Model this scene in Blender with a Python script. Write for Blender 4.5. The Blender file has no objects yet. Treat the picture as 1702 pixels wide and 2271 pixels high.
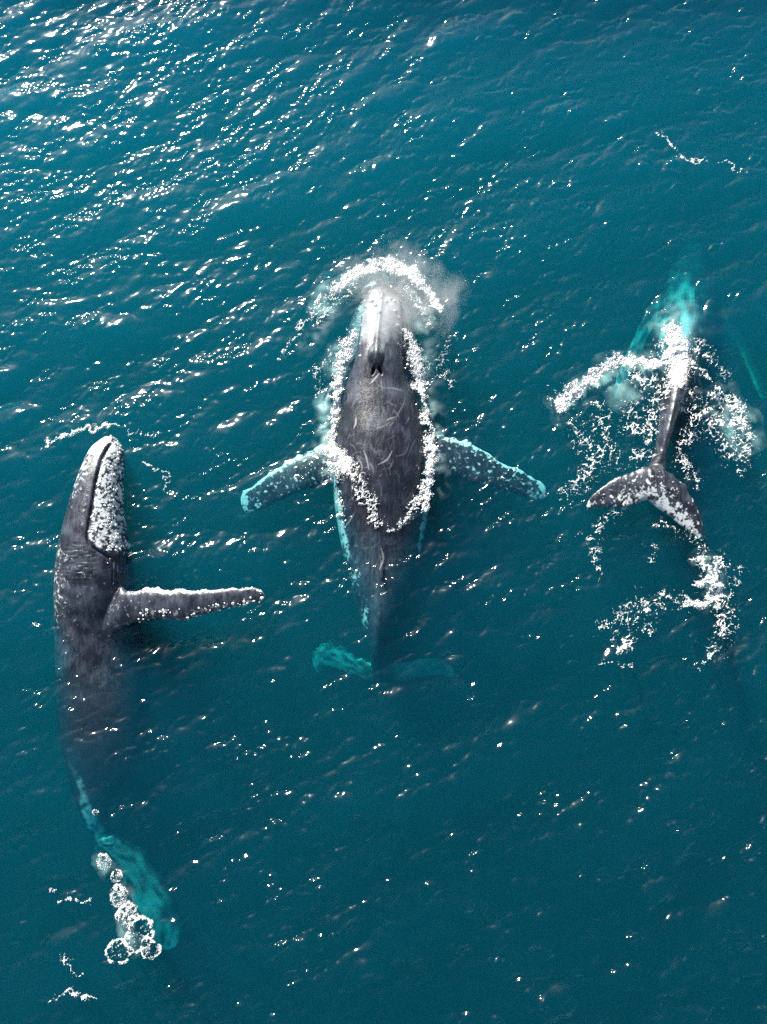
import bpy, math, random
import numpy as np
from mathutils import Vector, Matrix
from mathutils.bvhtree import BVHTree
from mathutils.kdtree import KDTree

random.seed(7)
rng = np.random.default_rng(11)
scene = bpy.context.scene
C = scene.collection
R = math.radians

# ------------------------------------------------------------------ camera
PW, PH = 1702.0, 2271.0            # the photograph's own pixel size
FOV = R(62.0)                      # along the tall side
DIST, TILT = 27.4, R(12.0)
cam_d = bpy.data.cameras.new('camera')
cam_d.sensor_fit = 'VERTICAL'
cam_d.angle = FOV
cam_d.clip_end = 6000
cam = bpy.data.objects.new('camera', cam_d)
C.objects.link(cam)
cam.location = (0, -DIST * math.sin(TILT), DIST * math.cos(TILT))
cam.rotation_euler = (TILT, 0, 0)
scene.camera = cam

# ------------------------------------------------------------------ light
SUN_AZ = R(-25.0)                  # from +Y (top of the picture) towards -X (left)
SUN_EL = R(32.0)
sun_vec = Vector((math.sin(SUN_AZ) * math.cos(SUN_EL), math.cos(SUN_AZ) * math.cos(SUN_EL), math.sin(SUN_EL)))
world = bpy.data.worlds.new('World')
scene.world = world
world.use_nodes = True
wn = world.node_tree
wn.nodes.clear()
sky = wn.nodes.new('ShaderNodeTexSky')
sky.sky_type = 'NISHITA'
sky.sun_disc = False
sky.sun_elevation = SUN_EL
sky.sun_rotation = SUN_AZ
bg = wn.nodes.new('ShaderNodeBackground')
bg.inputs['Strength'].default_value = 0.055
wo = wn.nodes.new('ShaderNodeOutputWorld')
wn.links.new(sky.outputs[0], bg.inputs[0])
wn.links.new(bg.outputs[0], wo.inputs[0])
sun_d = bpy.data.lights.new('sun', 'SUN')
sun_d.energy = 5.0
sun_d.angle = R(0.5)
sun_d.color = (1.0, 0.965, 0.90)
sun = bpy.data.objects.new('sun', sun_d)
C.objects.link(sun)
sun.rotation_euler = sun_vec.to_track_quat('Z', 'Y').to_euler()
sun.location = sun_vec * 60

vs = scene.view_settings
vs.view_transform = 'Standard'
vs.look = 'None'
vs.gamma = 1
vs.exposure = 1.65
vs.use_curve_mapping = False
cy = scene.cycles
cy.max_bounces = 4
cy.diffuse_bounces = 2
cy.glossy_bounces = 2
cy.transmission_bounces = 2
cy.volume_bounces = 0
cy.transparent_max_bounces = 24
cy.volume_step_rate = 2.0
cy.volume_max_steps = 64
cy.use_denoising = False
cy.use_adaptive_sampling = True
cy.adaptive_threshold = 0.015
cy.adaptive_min_samples = 20
cy.sample_clamp_indirect = 4.0

# ------------------------------------------------------------------ helpers
_f = (PH / 2) / math.tan(FOV / 2)
_co, _si = math.cos(TILT), math.sin(TILT)


def P(px, py, z=0.0):
    """point of the place that lies at height z and shows at photograph pixel px, py"""
    px, py, z = np.broadcast_arrays(np.asarray(px, float), np.asarray(py, float), np.asarray(z, float))
    dx = (px - PW / 2) / _f
    dy = -(py - PH / 2) / _f
    rx, ry, rz = dx, dy * _co + _si, dy * _si - _co
    t = (z - cam.location.z) / rz
    return np.stack([cam.location.x + rx * t, cam.location.y + ry * t, z + 0 * t], -1)


def to_px(p):
    d = p - np.array(cam.location)
    x = d[..., 0]
    y = d[..., 1] * _co + d[..., 2] * _si
    z = d[..., 1] * _si - d[..., 2] * _co
    return PW / 2 + _f * x / z, PH / 2 - _f * y / z


MPP = DIST / _f                    # metres per photograph pixel in the middle


def smooth(a, b, x):
    t = np.clip((x - a) / (b - a), 0, 1)
    return t * t * (3 - 2 * t)


def tag(o, label=None, cat=None, group=None, kind=None):
    if label: o['label'] = label
    if cat: o['category'] = cat
    if group: o['group'] = group
    if kind: o['kind'] = kind
    return o


def mesh_obj(name, verts, faces, mat, parent=None, shade=True):
    me = bpy.data.meshes.new(name)
    verts = np.asarray(verts, np.float32)
    if isinstance(faces, np.ndarray):
        n, k = faces.shape
        me.vertices.add(len(verts))
        me.vertices.foreach_set('co', verts.ravel())
        me.loops.add(n * k)
        me.loops.foreach_set('vertex_index', faces.astype(np.int32).ravel())
        me.polygons.add(n)
        me.polygons.foreach_set('loop_start', np.arange(0, n * k, k, dtype=np.int32))
        me.update(calc_edges=True)
        me.validate()
    else:
        me.from_pydata([tuple(v) for v in verts], [], faces)
    if shade:
        me.polygons.foreach_set('use_smooth', np.ones(len(me.polygons), bool))
    me.materials.append(mat)
    o = bpy.data.objects.new(name, me)
    C.objects.link(o)
    if parent: o.parent = parent
    return o


def attr(me, name, vals):
    a = me.attributes.new(name, 'FLOAT', 'POINT')
    a.data.foreach_set('value', np.asarray(vals, np.float32))


def catmull(pts, n):
    """smooth curve through rows of pts, n samples, parameter even in index space"""
    pts = np.asarray(pts, float)
    m = len(pts)
    t = np.linspace(0, m - 1, n)
    i = np.minimum(t.astype(int), m - 2)
    f = (t - i)[:, None]
    p1, p2 = pts[i], pts[i + 1]
    p0 = np.where((i > 0)[:, None], pts[np.maximum(i - 1, 0)], 2 * p1 - p2)
    p3 = np.where((i < m - 2)[:, None], pts[np.minimum(i + 2, m - 1)], 2 * p2 - p1)
    return 0.5 * (2 * p1 + (p2 - p0) * f + (2 * p0 - 5 * p1 + 4 * p2 - p3) * f ** 2 + (3 * p1 - p0 - 3 * p2 + p3) * f ** 3)


def field(n, lo, hi, seed, power=-2.0, stretch=None):
    """periodic random field, unit variance; wavelengths between lo and hi cells"""
    r = np.random.default_rng(seed)
    k = np.fft.fftfreq(n)
    kx, ky = np.meshgrid(k, k, indexing='xy')
    if stretch:
        a, s = stretch
        kx, ky = kx * math.cos(a) + ky * math.sin(a), -kx * math.sin(a) + ky * math.cos(a)
        kx = kx * s
    kk = np.hypot(kx, ky) + 1e-9
    amp = np.where((kk > 1.0 / hi) & (kk < 1.0 / lo), kk ** (power / 2), 0)
    f = np.fft.ifft2(np.fft.fft2(r.standard_normal((n, n))) * amp).real
    return f / f.std()


# ------------------------------------------------------------------ materials
def new_mat(name):
    m = bpy.data.materials.new(name)
    m.use_nodes = True
    nt = m.node_tree
    nt.nodes.clear()
    out = nt.nodes.new('ShaderNodeOutputMaterial')
    return m, nt, out


def nd(nt, typ, **kw):
    n = nt.nodes.new(typ)
    for k, v in kw.items():
        if k.startswith('i_'):
            key = k[2:]
            key = int(key) if key.isdigit() else key.replace('__', ' ')
            n.inputs[key].default_value = v
        else:
            setattr(n, k, v)
    return n


def math_node(nt, op, a, b=None, clamp=False):
    n = nt.nodes.new('ShaderNodeMath')
    n.operation = op
    n.use_clamp = clamp
    for i, v in enumerate((a, b)):
        if v is None: continue
        if isinstance(v, (int, float)):
            n.inputs[i].default_value = v
        else:
            nt.links.new(v, n.inputs[i])
    return n.outputs[0]


def ramp(nt, fac, stops):
    n = nt.nodes.new('ShaderNodeValToRGB')
    e = n.color_ramp.elements
    while len(e) < len(stops): e.new(0.5)
    for q, (p, c) in zip(e, stops):
        q.position = p
        q.color = c if len(c) == 4 else (*c, 1)
    nt.links.new(fac, n.inputs[0])
    return n.outputs[0]


WIND = R(24.0)                     # crests run this much above the picture's horizontal


def sea_material():
    m, nt, out = new_mat('sea_water')
    L = nt.links.new
    # Schlick reflectance, the same from above and from below
    ge = nd(nt, 'ShaderNodeNewGeometry')
    dt = nd(nt, 'ShaderNodeVectorMath', operation='DOT_PRODUCT')
    L(ge.outputs['Normal'], dt.inputs[0]); L(ge.outputs['Incoming'], dt.inputs[1])
    inv = math_node(nt, 'SUBTRACT', 1.0, math_node(nt, 'ABSOLUTE', dt.outputs['Value']), True)
    fres = math_node(nt, 'ADD', 0.02, math_node(nt, 'MULTIPLY', math_node(nt, 'POWER', inv, 5.0), 0.98))
    tr = nd(nt, 'ShaderNodeBsdfTransparent')
    g1 = nd(nt, 'ShaderNodeBsdfGlossy', i_Roughness=0.09)
    g2 = nd(nt, 'ShaderNodeBsdfGlossy', i_Roughness=0.30)
    gm = nd(nt, 'ShaderNodeMixShader', i_0=0.03)
    L(g1.outputs[0], gm.inputs[1])
    L(g2.outputs[0], gm.inputs[2])
    mx = nd(nt, 'ShaderNodeMixShader')
    L(fres, mx.inputs[0])
    L(tr.outputs[0], mx.inputs[1])
    L(gm.outputs[0], mx.inputs[2])
    L(mx.outputs[0], out.inputs['Surface'])
    # the water body: forward scattering particles and red-eating absorption
    sc = nd(nt, 'ShaderNodeVolumeScatter', i_Density=0.24, i_Anisotropy=0.57)
    sc.inputs['Color'].default_value = (0.005, 0.55, 1.0, 1)
    ab = nd(nt, 'ShaderNodeVolumeAbsorption', i_Density=0.75)
    ab.inputs['Color'].default_value = (0.0, 0.895, 0.972, 1)
    ad = nd(nt, 'ShaderNodeAddShader')
    L(sc.outputs[0], ad.inputs[0])
    L(ab.outputs[0], ad.inputs[1])
    L(ad.outputs[0], out.inputs['Volume'])
    m.cycles.homogeneous_volume = True
    return m


def skin_material(name, dark, light, spot_scale=7.0, rough=0.28):
    """whale hide: attribute pig = share of pale pigment, soft = smooth pale tone, mist veil and water blur painted in, scar = pale scratches, grey = mottled grey, some light and shade painted in"""
    m, nt, out = new_mat(name)
    L = nt.links.new
    tc = nd(nt, 'ShaderNodeTexCoord')
    pig = nd(nt, 'ShaderNodeAttribute', attribute_name='pig').outputs['Fac']
    scar = nd(nt, 'ShaderNodeAttribute', attribute_name='scar').outputs['Fac']
    grey = nd(nt, 'ShaderNodeAttribute', attribute_name='grey').outputs['Fac']
    soft = nd(nt, 'ShaderNodeAttribute', attribute_name='soft').outputs['Fac']
    n1 = nd(nt, 'ShaderNodeTexNoise', i_Scale=spot_scale, i_Detail=6.0, i_Roughness=0.68)
    n2 = nd(nt, 'ShaderNodeTexNoise', i_Scale=1.6, i_Detail=6.0, i_Roughness=0.65)
    n3 = nd(nt, 'ShaderNodeTexNoise', i_Scale=34.0, i_Detail=3.0, i_Roughness=0.7)
    mp = nd(nt, 'ShaderNodeMapping')
    mp.inputs['Scale'].default_value = (6.0, 1.6, 3.0)
    L(tc.outputs['Object'], mp.inputs[0])
    n4 = nd(nt, 'ShaderNodeTexNoise', i_Scale=1.7, i_Detail=7.0, i_Roughness=0.72, i_Distortion=0.6)
    L(mp.outputs[0], n4.inputs['Vector'])
    for n in (n1, n2, n3): L(tc.outputs['Object'], n.inputs['Vector'])
    # threshold the pale share through noise: mottles with ragged edges
    s = math_node(nt, 'ADD', pig, math_node(nt, 'MULTIPLY', math_node(nt, 'SUBTRACT', n1.outputs[0], 0.5), 1.7))
    mott = math_node(nt, 'MULTIPLY', math_node(nt, 'SUBTRACT', s, 0.42), 4.0, True)
    mott = math_node(nt, 'MULTIPLY', mott, math_node(nt, 'MULTIPLY', pig, 3.0, True))
    g = math_node(nt, 'ADD', grey, math_node(nt, 'MULTIPLY', math_node(nt, 'SUBTRACT', n4.outputs[0], 0.5), 1.8))
    g = math_node(nt, 'ADD', g, math_node(nt, 'MULTIPLY', math_node(nt, 'SUBTRACT', n3.outputs[0], 0.5), 0.7))
    g = math_node(nt, 'MULTIPLY', g, 1.1, True)
    base = ramp(nt, n2.outputs[0], [(0.3, tuple(c * 0.75 for c in dark)), (0.5, dark), (0.72, tuple(c * 1.7 for c in dark))])
    lt = ramp(nt, n3.outputs[0], [(0.3, tuple(c * 0.66 for c in light)), (0.65, light)])
    mg = nd(nt, 'ShaderNodeMix', data_type='RGBA')
    L(g, mg.inputs[0]); L(base, mg.inputs[6]); mg.inputs[7].default_value = (0.052, 0.060, 0.078, 1)
    mix = nd(nt, 'ShaderNodeMix', data_type='RGBA')
    L(mott, mix.inputs[0]); L(mg.outputs[2], mix.inputs[6]); L(lt, mix.inputs[7])
    mix2 = nd(nt, 'ShaderNodeMix', data_type='RGBA')
    L(scar, mix2.inputs[0]); L(mix.outputs[2], mix2.inputs[6])
    mix2.inputs[7].default_value = (0.34, 0.33, 0.33, 1)
    sf = math_node(nt, 'ADD', soft, math_node(nt, 'MULTIPLY', math_node(nt, 'SUBTRACT', n2.outputs[0], 0.5), 2.0))
    sf = math_node(nt, 'MULTIPLY', math_node(nt, 'MULTIPLY', sf, 1.0, True), math_node(nt, 'MULTIPLY', soft, 2.0, True))
    mix3 = nd(nt, 'ShaderNodeMix', data_type='RGBA')
    L(sf, mix3.inputs[0]); L(mix2.outputs[2], mix3.inputs[6])
    mix3.inputs[7].default_value = (0.26, 0.28, 0.29, 1)
    mix2 = mix3
    bs = nd(nt, 'ShaderNodeBsdfPrincipled')
    L(ramp(nt, n4.outputs[0], [(0.35, (rough * 0.8,) * 3), (0.65, (rough * 1.6,) * 3)]), bs.inputs['Roughness'])
    L(mix2.outputs[2], bs.inputs['Base Color'])
    bs.inputs['Specular IOR Level'].default_value = 0.42
    bh = math_node(nt, 'ADD', math_node(nt, 'MULTIPLY', n1.outputs[0], 0.022), math_node(nt, 'MULTIPLY', n3.outputs[0], 0.004))
    bp = nd(nt, 'ShaderNodeBump', i_Strength=0.5, i_Distance=1.0)
    L(bh, bp.inputs['Height']); L(bp.outputs[0], bs.inputs['Normal'])
    L(bs.outputs[0], out.inputs['Surface'])
    return m


def foam_material():
    """white froth, thinner and see-through towards its edges (attribute cov)"""
    m, nt, out = new_mat('sea_foam')
    L = nt.links.new
    tc = nd(nt, 'ShaderNodeTexCoord')
    cov = nd(nt, 'ShaderNodeAttribute', attribute_name='cov').outputs['Fac']
    n = nd(nt, 'ShaderNodeTexNoise', i_Scale=30.0, i_Detail=3.0, i_Roughness=0.65)
    L(tc.outputs['Object'], n.inputs['Vector'])
    bs = nd(nt, 'ShaderNodeBsdfPrincipled', i_Roughness=0.4)
    bs.inputs['Base Color'].default_value = (0.86, 0.86, 0.83, 1)
    bp = nd(nt, 'ShaderNodeBump', i_Strength=1.0, i_Distance=0.03)
    L(n.outputs[0], bp.inputs['Height']); L(bp.outputs[0], bs.inputs['Normal'])
    a = math_node(nt, 'ADD', cov, math_node(nt, 'MULTIPLY', math_node(nt, 'SUBTRACT', n.outputs[0], 0.5), 0.5), True)
    tr = nd(nt, 'ShaderNodeBsdfTransparent')
    mx = nd(nt, 'ShaderNodeMixShader')
    L(a, mx.inputs[0]); L(tr.outputs[0], mx.inputs[1]); L(bs.outputs[0], mx.inputs[2])
    L(mx.outputs[0], out.inputs['Surface'])
    return m


def plain(name, col, rough=0.6, bump=0.0, bscale=30.0, var=0.2, spec=0.5):
    m, nt, out = new_mat(name)
    L = nt.links.new
    tc = nd(nt, 'ShaderNodeTexCoord')
    n = nd(nt, 'ShaderNodeTexNoise', i_Scale=bscale, i_Detail=3.0)
    L(tc.outputs['Object'], n.inputs['Vector'])
    c = ramp(nt, n.outputs[0], [(0.3, tuple(x * (1 - var) for x in col)), (0.7, col)])
    bs = nd(nt, 'ShaderNodeBsdfPrincipled', i_Roughness=rough)
    bs.inputs['Specular IOR Level'].default_value = spec
    L(c, bs.inputs['Base Color'])
    if bump:
        bp = nd(nt, 'ShaderNodeBump', i_Strength=1.0, i_Distance=bump)
        L(n.outputs[0], bp.inputs['Height']); L(bp.outputs[0], bs.inputs['Normal'])
    L(bs.outputs[0], out.inputs['Surface'])
    return m


M_SEA = sea_material()
M_FOAM = foam_material()
def milk_material():
    m, nt, out = new_mat('aerated_water')
    L = nt.links.new
    cov = nd(nt, 'ShaderNodeAttribute', attribute_name='cov').outputs['Fac']
    bs = nd(nt, 'ShaderNodeBsdfDiffuse')
    bs.inputs['Color'].default_value = (0.6, 0.62, 0.6, 1)
    tr = nd(nt, 'ShaderNodeBsdfTransparent')
    mx = nd(nt, 'ShaderNodeMixShader')
    L(cov, mx.inputs[0]); L(tr.outputs[0], mx.inputs[1]); L(bs.outputs[0], mx.inputs[2])
    L(mx.outputs[0], out.inputs['Surface'])
    return m


M_MILK = milk_material()
M_BED = plain('seabed_sand', (0.02, 0.025, 0.025), 0.9, 0.0, 0.3)
M_SKIN = skin_material('whale_hide', (0.0085, 0.0100, 0.0150), (0.46, 0.49, 0.49))
M_BARN = plain('barnacle_shell', (0.74, 0.74, 0.71), 0.7, 0.004, 60.0, 0.35)
M_DARK = plain('dark_wet_skin', (0.008, 0.008, 0.009), 0.25, 0.0)

# ------------------------------------------------------------------ the sea
GN, GL = 1000, 40.0                 # periodic wave patch: cells, metres
GD = GL / GN
kv = np.fft.fftfreq(GN, GD) * 2 * math.pi
KX, KY = np.meshgrid(kv, kv, indexing='xy')
KK = np.hypot(KX, KY); KK[0, 0] = 1
wd = np.array([math.sin(WIND), -math.cos(WIND)])
cosw = (KX * wd[0] + KY * wd[1]) / KK


def wave_set(lmin, lmax, spread, slope, seed):
    r = np.random.default_rng(seed)
    lam = 2 * math.pi / KK
    win = smooth(lmin * 0.8, lmin * 1.2, lam) * (1 - smooth(lmax * 0.8, lmax * 1.2, lam))
    amp = KK ** -2.0 * win * (0.03 + np.abs(cosw) ** spread)
    amp[0, 0] = 0
    F = np.fft.fft2(r.standard_normal((GN, GN))) * amp
    h = np.fft.ifft2(F)
    sx = np.fft.ifft2(1j * KX * F).real; sy = np.fft.ifft2(1j * KY * F).real
    q = slope / math.sqrt((sx ** 2 + sy ** 2).mean())
    dx = np.fft.ifft2(-1j * KX / KK * F).real * q
    dy = np.fft.ifft2(-1j * KY / KK * F).real * q
    return h.real * q, dx, dy


hl, dxl, dyl = wave_set(1.5, 7.0, 5, 0.095, 3)
hm, dxm, dym = wave_set(0.34, 1.8, 2.4, 0.20, 5)
hs, dxs, dys = wave_set(0.15, 0.46, 1.4, 0.225, 6)
gust = np.clip(0.66 * np.exp(0.78 * field(GN, 14, 70, 22, -1.0, (WIND, 1.8)) + 0.30 * field(GN, 90, 400, 21)), 0.08, 2.8)
gm = np.clip(0.8 * np.exp(0.35 * field(GN, 40, 200, 23, -1.0)), 0.2, 2)
HG = hl + hm * gm + hs * gust
CH = 0.9
DX = CH * (dxl + 0.8 * dxm * gm + 0.5 * dxs * gust); DY = CH * (dyl + 0.8 * dym * gm + 0.5 * dys * gust)
GX0, GY0 = -20.0, -18.5


def gsample(A, x, y):
    u = ((x - GX0) / GD) % GN; v = ((y - GY0) / GD) % GN
    i = np.floor(u).astype(int) % GN; j = np.floor(v).astype(int) % GN
    fu, fv = u - np.floor(u), v - np.floor(v)
    i1, j1 = (i + 1) % GN, (j + 1) % GN
    return (A[j, i] * (1 - fu) * (1 - fv) + A[j, i1] * fu * (1 - fv) + A[j1, i] * (1 - fu) * fv + A[j1, i1] * fu * fv)


SX0, SX1, SY0, SY1 = -17.6, 17.6, -16.4, 21.6


def edge_fade(x, y):
    d = np.minimum(np.minimum(x - SX0, SX1 - x), np.minimum(y - SY0, SY1 - y))
    return smooth(0.0, 1.5, d)


def sea_z(x, y):
    """height of the water at x, y"""
    px, py = np.array(x, float), np.array(y, float)
    for _ in range(3):
        f = edge_fade(px, py)
        px, py = x - gsample(DX, px, py) * f, y - gsample(DY, px, py) * f
    return gsample(HG, px, py) * edge_fade(px, py)


def build_sea():
    nx, ny = int((SX1 - SX0) / GD) + 1, int((SY1 - SY0) / GD) + 1
    gx, gy = np.meshgrid(SX0 + np.arange(nx) * GD, SY0 + np.arange(ny) * GD, indexing='xy')
    f = edge_fade(gx, gy)
    V = np.stack([gx + gsample(DX, gx, gy) * f, gy + gsample(DY, gx, gy) * f, gsample(HG, gx, gy) * f], -1).reshape(-1, 3)
    idx = np.arange(nx * ny).reshape(ny, nx)
    F = np.stack([idx[:-1, :-1], idx[:-1, 1:], idx[1:, 1:], idx[1:, :-1]], -1).reshape(-1, 4)
    # far ring out to the horizon, closed with sides and a bottom so that it holds its water
    b = len(V); q = 2500.0
    V = np.concatenate([V, [[-q, -q, 0], [q, -q, 0], [q, q, 0], [-q, q, 0], [-q, -q, -45], [q, -q, -45], [q, q, -45], [-q, q, -45]]])
    cn = [idx[0, 0], idx[0, -1], idx[-1, -1], idx[-1, 0]]
    X = []
    for i in range(4):
        j = (i + 1) % 4
        X += [[cn[j], cn[i], b + i, b + j], [b + j, b + i, b + 4 + i, b + 4 + j]]
    X.append([b + 4, b + 7, b + 6, b + 5])
    me = bpy.data.meshes.new('sea')
    quads = np.concatenate([F, np.array(X)])
    me.vertices.add(len(V)); me.vertices.foreach_set('co', V.astype(np.float32).ravel())
    me.loops.add(quads.size); me.loops.foreach_set('vertex_index', quads.astype(np.int32).ravel())
    me.polygons.add(len(quads)); me.polygons.foreach_set('loop_start', (np.arange(len(quads)) * 4).astype(np.int32))
    me.update(calc_edges=True)
    sm = np.ones(len(quads), bool); sm[len(F):] = False
    me.polygons.foreach_set('use_smooth', sm)
    me.materials.append(M_SEA)
    o = bpy.data.objects.new('sea', me); C.objects.link(o)
    return tag(o, 'teal wind-rippled open sea with sun glints', 'sea', kind='structure')


build_sea()
s = 2600.0
tag(mesh_obj('seabed', [(-s, -s, -46), (s, -s, -46), (s, s, -46), (-s, s, -46)], [(0, 1, 2, 3)], M_BED, shade=False),
    'dark sea floor far below the whales', 'seabed', kind='structure')

# ------------------------------------------------------------------ shared random fields
FG = 0.012                         # foam cell
FN = 1024
NF1 = field(FN, 2.6, 5.5, 101, -1.0)
NF2 = field(FN, 6, 26, 102, -1.5)
NF3 = field(FN, 20, 90, 103, -2.0)
NLA = field(FN, 9, 34, 104, -1.5, (WIND, 1.6))
NLB = field(FN, 18, 60, 105, -1.5, (R(70), 1.5))


def nf(A, x, y, k=1.0):
    """field A looked up at photograph pixels, one cell per k pixels"""
    return A[np.floor(np.asarray(y) / k).astype(int) % FN, np.floor(np.asarray(x) / k).astype(int) % FN]


# ------------------------------------------------------------------ whales


class Body:
    """pieces of one animal, later grown together into one continuous skin"""

    def __init__(self):
        self.v, self.f, self.pig, self.n = [], [], [], 0

    def loft(self, cs, us, vs_, pig, m=160, n=56, expo=2.0, lead=None, vdn=None, lump=None):
        """closed tube: centres cs, half-width vectors us, half-height vectors vs_ (vdn below); pig(t, a) -> 0..1"""
        cs, us, vs_ = catmull(cs, m), catmull(us, m), catmull(vs_, m)
        vd = vs_ if vdn is None else catmull(vdn, m)
        a = np.linspace(0, 2 * math.pi, n, endpoint=False)
        ca, sa = np.cos(a), np.sin(a)
        e = np.asarray(expo, float)
        if e.ndim:
            e = catmull(np.asarray(expo, float)[:, None], m)
        ca2 = np.sign(ca) * np.abs(ca)[None, :] ** (2 / e) if np.ndim(e) else np.sign(ca) * np.abs(ca) ** (2 / e)
        sa2 = np.sign(sa) * np.abs(sa)[None, :] ** (2 / e) if np.ndim(e) else np.sign(sa) * np.abs(sa) ** (2 / e)
        ca2 = np.broadcast_to(ca2, (m, n)); sa2 = np.broadcast_to(sa2, (m, n))
        t = np.linspace(0, 1, m)[:, None] * np.ones((1, n))
        A = np.ones((m, 1)) * a[None, :]
        k = np.ones((m, n)) if lead is None else lead(t, A)
        vert = np.where((sa2 > 0)[..., None], vs_[:, None, :], vd[:, None, :])
        V = cs[:, None, :] + us[:, None, :] * (ca2 * k)[..., None] + vert * sa2[..., None]
        if lump is not None:
            V = V + lump(t, A, V)
        V = V.reshape(-1, 3)
        i = np.arange(m * n).reshape(m, n)
        F = np.stack([i[:-1], np.roll(i, -1, 1)[:-1], np.roll(i, -1, 1)[1:], i[1:]], -1).reshape(-1, 4)
        caps = [tuple(i[0, ::-1]), tuple(i[-1])]
        # orient outward
        c0 = V.mean(0)
        self.v.append(V)
        self.f += [tuple(int(x) + self.n for x in q) for q in F] + [tuple(int(x) + self.n for x in q) for q in caps]
        self.pig.append(pig(t, A).ravel() if callable(pig) else np.full(m * n, float(pig)))
        self.n += m * n

    def finish(self, name, voxel, smooth_it=3):
        V = np.concatenate(self.v); pg = np.concatenate(self.pig)
        me = bpy.data.meshes.new(name + '_parts')
        me.from_pydata([tuple(p) for p in V], [], self.f)
        import bmesh
        bm = bmesh.new(); bm.from_mesh(me)
        bmesh.ops.recalc_face_normals(bm, faces=bm.faces)
        bm.to_mesh(me); bm.free()
        o = bpy.data.objects.new(name, me); C.objects.link(o)
        r = o.modifiers.new('r', 'REMESH'); r.mode = 'VOXEL'; r.voxel_size = voxel; r.use_smooth_shade = True
        s_ = o.modifiers.new('s', 'SMOOTH'); s_.iterations = smooth_it; s_.factor = 0.5
        dg = bpy.context.evaluated_depsgraph_get()
        nm = bpy.data.meshes.new_from_object(o.evaluated_get(dg))
        o.modifiers.clear()
        o.data = nm
        bpy.data.meshes.remove(me)
        nm.name = name
        kd = KDTree(len(V))
        for i, p in enumerate(V): kd.insert(p, i)
        kd.balance()
        nv = len(nm.vertices)
        co = np.empty(nv * 3, np.float32); nm.vertices.foreach_get('co', co); co = co.reshape(-1, 3).astype(float)
        near = np.array([kd.find(p)[1] for p in co])
        nm.polygons.foreach_set('use_smooth', np.ones(len(nm.polygons), bool))
        pg = pg[near]
        soft = np.clip(pg - 2, 0, 1)
        return o, nm, co, np.where(pg >= 1.2, 0.08, pg), soft


def normals(me):
    a = np.empty(len(me.vertices) * 3, np.float32)
    me.vertices.foreach_get('normal', a)
    return a.reshape(-1, 3).astype(float)


def bumps(co, nrm, centres, rad, height):
    for c, r, h in zip(centres, rad, height):
        d2 = ((co - c) ** 2).sum(1)
        s = d2 < (2.5 * r) ** 2
        co[s] += nrm[s] * (h * np.exp(-d2[s] / (r * r)))[:, None]


def seg_dist(px, py, a, b):
    ax, ay = a; bx, by = b
    dx, dy = bx - ax, by - ay
    t = np.clip(((px - ax) * dx + (py - ay) * dy) / (dx * dx + dy * dy + 1e-9), 0, 1)
    return np.hypot(px - ax - t * dx, py - ay - t * dy), t


def spine_loft(body, rows, pig, roll=None, m=220, n=72, expo=2.0, **kw):
    """rows: px, py, half-width px, top z, half-height above, half-height below (metres)"""
    rows = np.array(rows, float)
    cz = rows[:, 3] - rows[:, 4]
    c = P(rows[:, 0], rows[:, 1], cz)
    tan = np.gradient(c, axis=0)
    tan /= np.linalg.norm(tan, axis=1, keepdims=True)
    up0 = np.array([0, 0, 1.0])
    up = up0 - tan * (tan @ up0)[:, None]
    up /= np.linalg.norm(up, axis=1, keepdims=True)
    rt = np.cross(tan, up)
    if roll is not None:
        r_ = np.radians(np.array(roll))[:, None]
        rt, up = rt * np.cos(r_) + up * np.sin(r_), up * np.cos(r_) - rt * np.sin(r_)
    hw = rows[:, 2:3] * MPP * ((cam.location.z - cz) / cam.location.z)[:, None]
    body.loft(c, rt * hw, up * rows[:, 4:5], pig, m, n, expo, vdn=up * rows[:, 5:6], **kw)


def blade(body, rows, pig, thick, m=150, n=48, lead=None, rag=0.06):
    """flipper or fluke lobe. rows: leading px,py, trailing px,py, z leading, z trailing, thickness scale"""
    rows = np.array(rows, float)
    A = P(rows[:, 0], rows[:, 1], rows[:, 4]); B = P(rows[:, 2], rows[:, 3], rows[:, 5])
    c = (A + B) / 2; u = (A - B) / 2
    tan = np.gradient(c, axis=0); tan /= np.linalg.norm(tan, axis=1, keepdims=True)
    nn = np.cross(tan, u); nn /= np.linalg.norm(nn, axis=1, keepdims=True) + 1e-9
    nn[nn[:, 2] < 0] *= -1
    sd = int(rows[0, 0] + rows[0, 2])

    def edge(t, a):
        k = 1.0 if lead is None else lead(t, a)
        j = nf(NF3, t * 300 + sd, 40 + 0 * t) * 0.6 + nf(NF2, t * 130, 90 + sd + 0 * t) * 0.3
        jb = nf(NF3, t * 300 + sd, 540 + 0 * t) * 0.6 + nf(NF2, t * 130, 690 + sd + 0 * t) * 0.3
        return k + rag * np.where(np.cos(a) > 0, j, jb) * np.abs(np.cos(a)) ** 2 * smooth(0.05, 0.3, t)
    body.loft(c, u, nn * (thick * rows[:, 6])[:, None], pig, m, n, 2.0, lead=edge)


def knob_lead(seed, amp=0.12, k=11):
    r = np.random.default_rng(seed)
    ph = np.sort(r.uniform(0.12, 0.98, k)); w = r.uniform(0.012, 0.028, k); h = r.uniform(0.4, 1.0, k)

    def f(t, a):
        bump = sum(hh * np.exp(-((t - p) / ww) ** 2) for p, ww, hh in zip(ph, w, h))
        return 1 + amp * bump * np.clip(np.cos(a), 0, 1) ** 4
    return f


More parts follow.
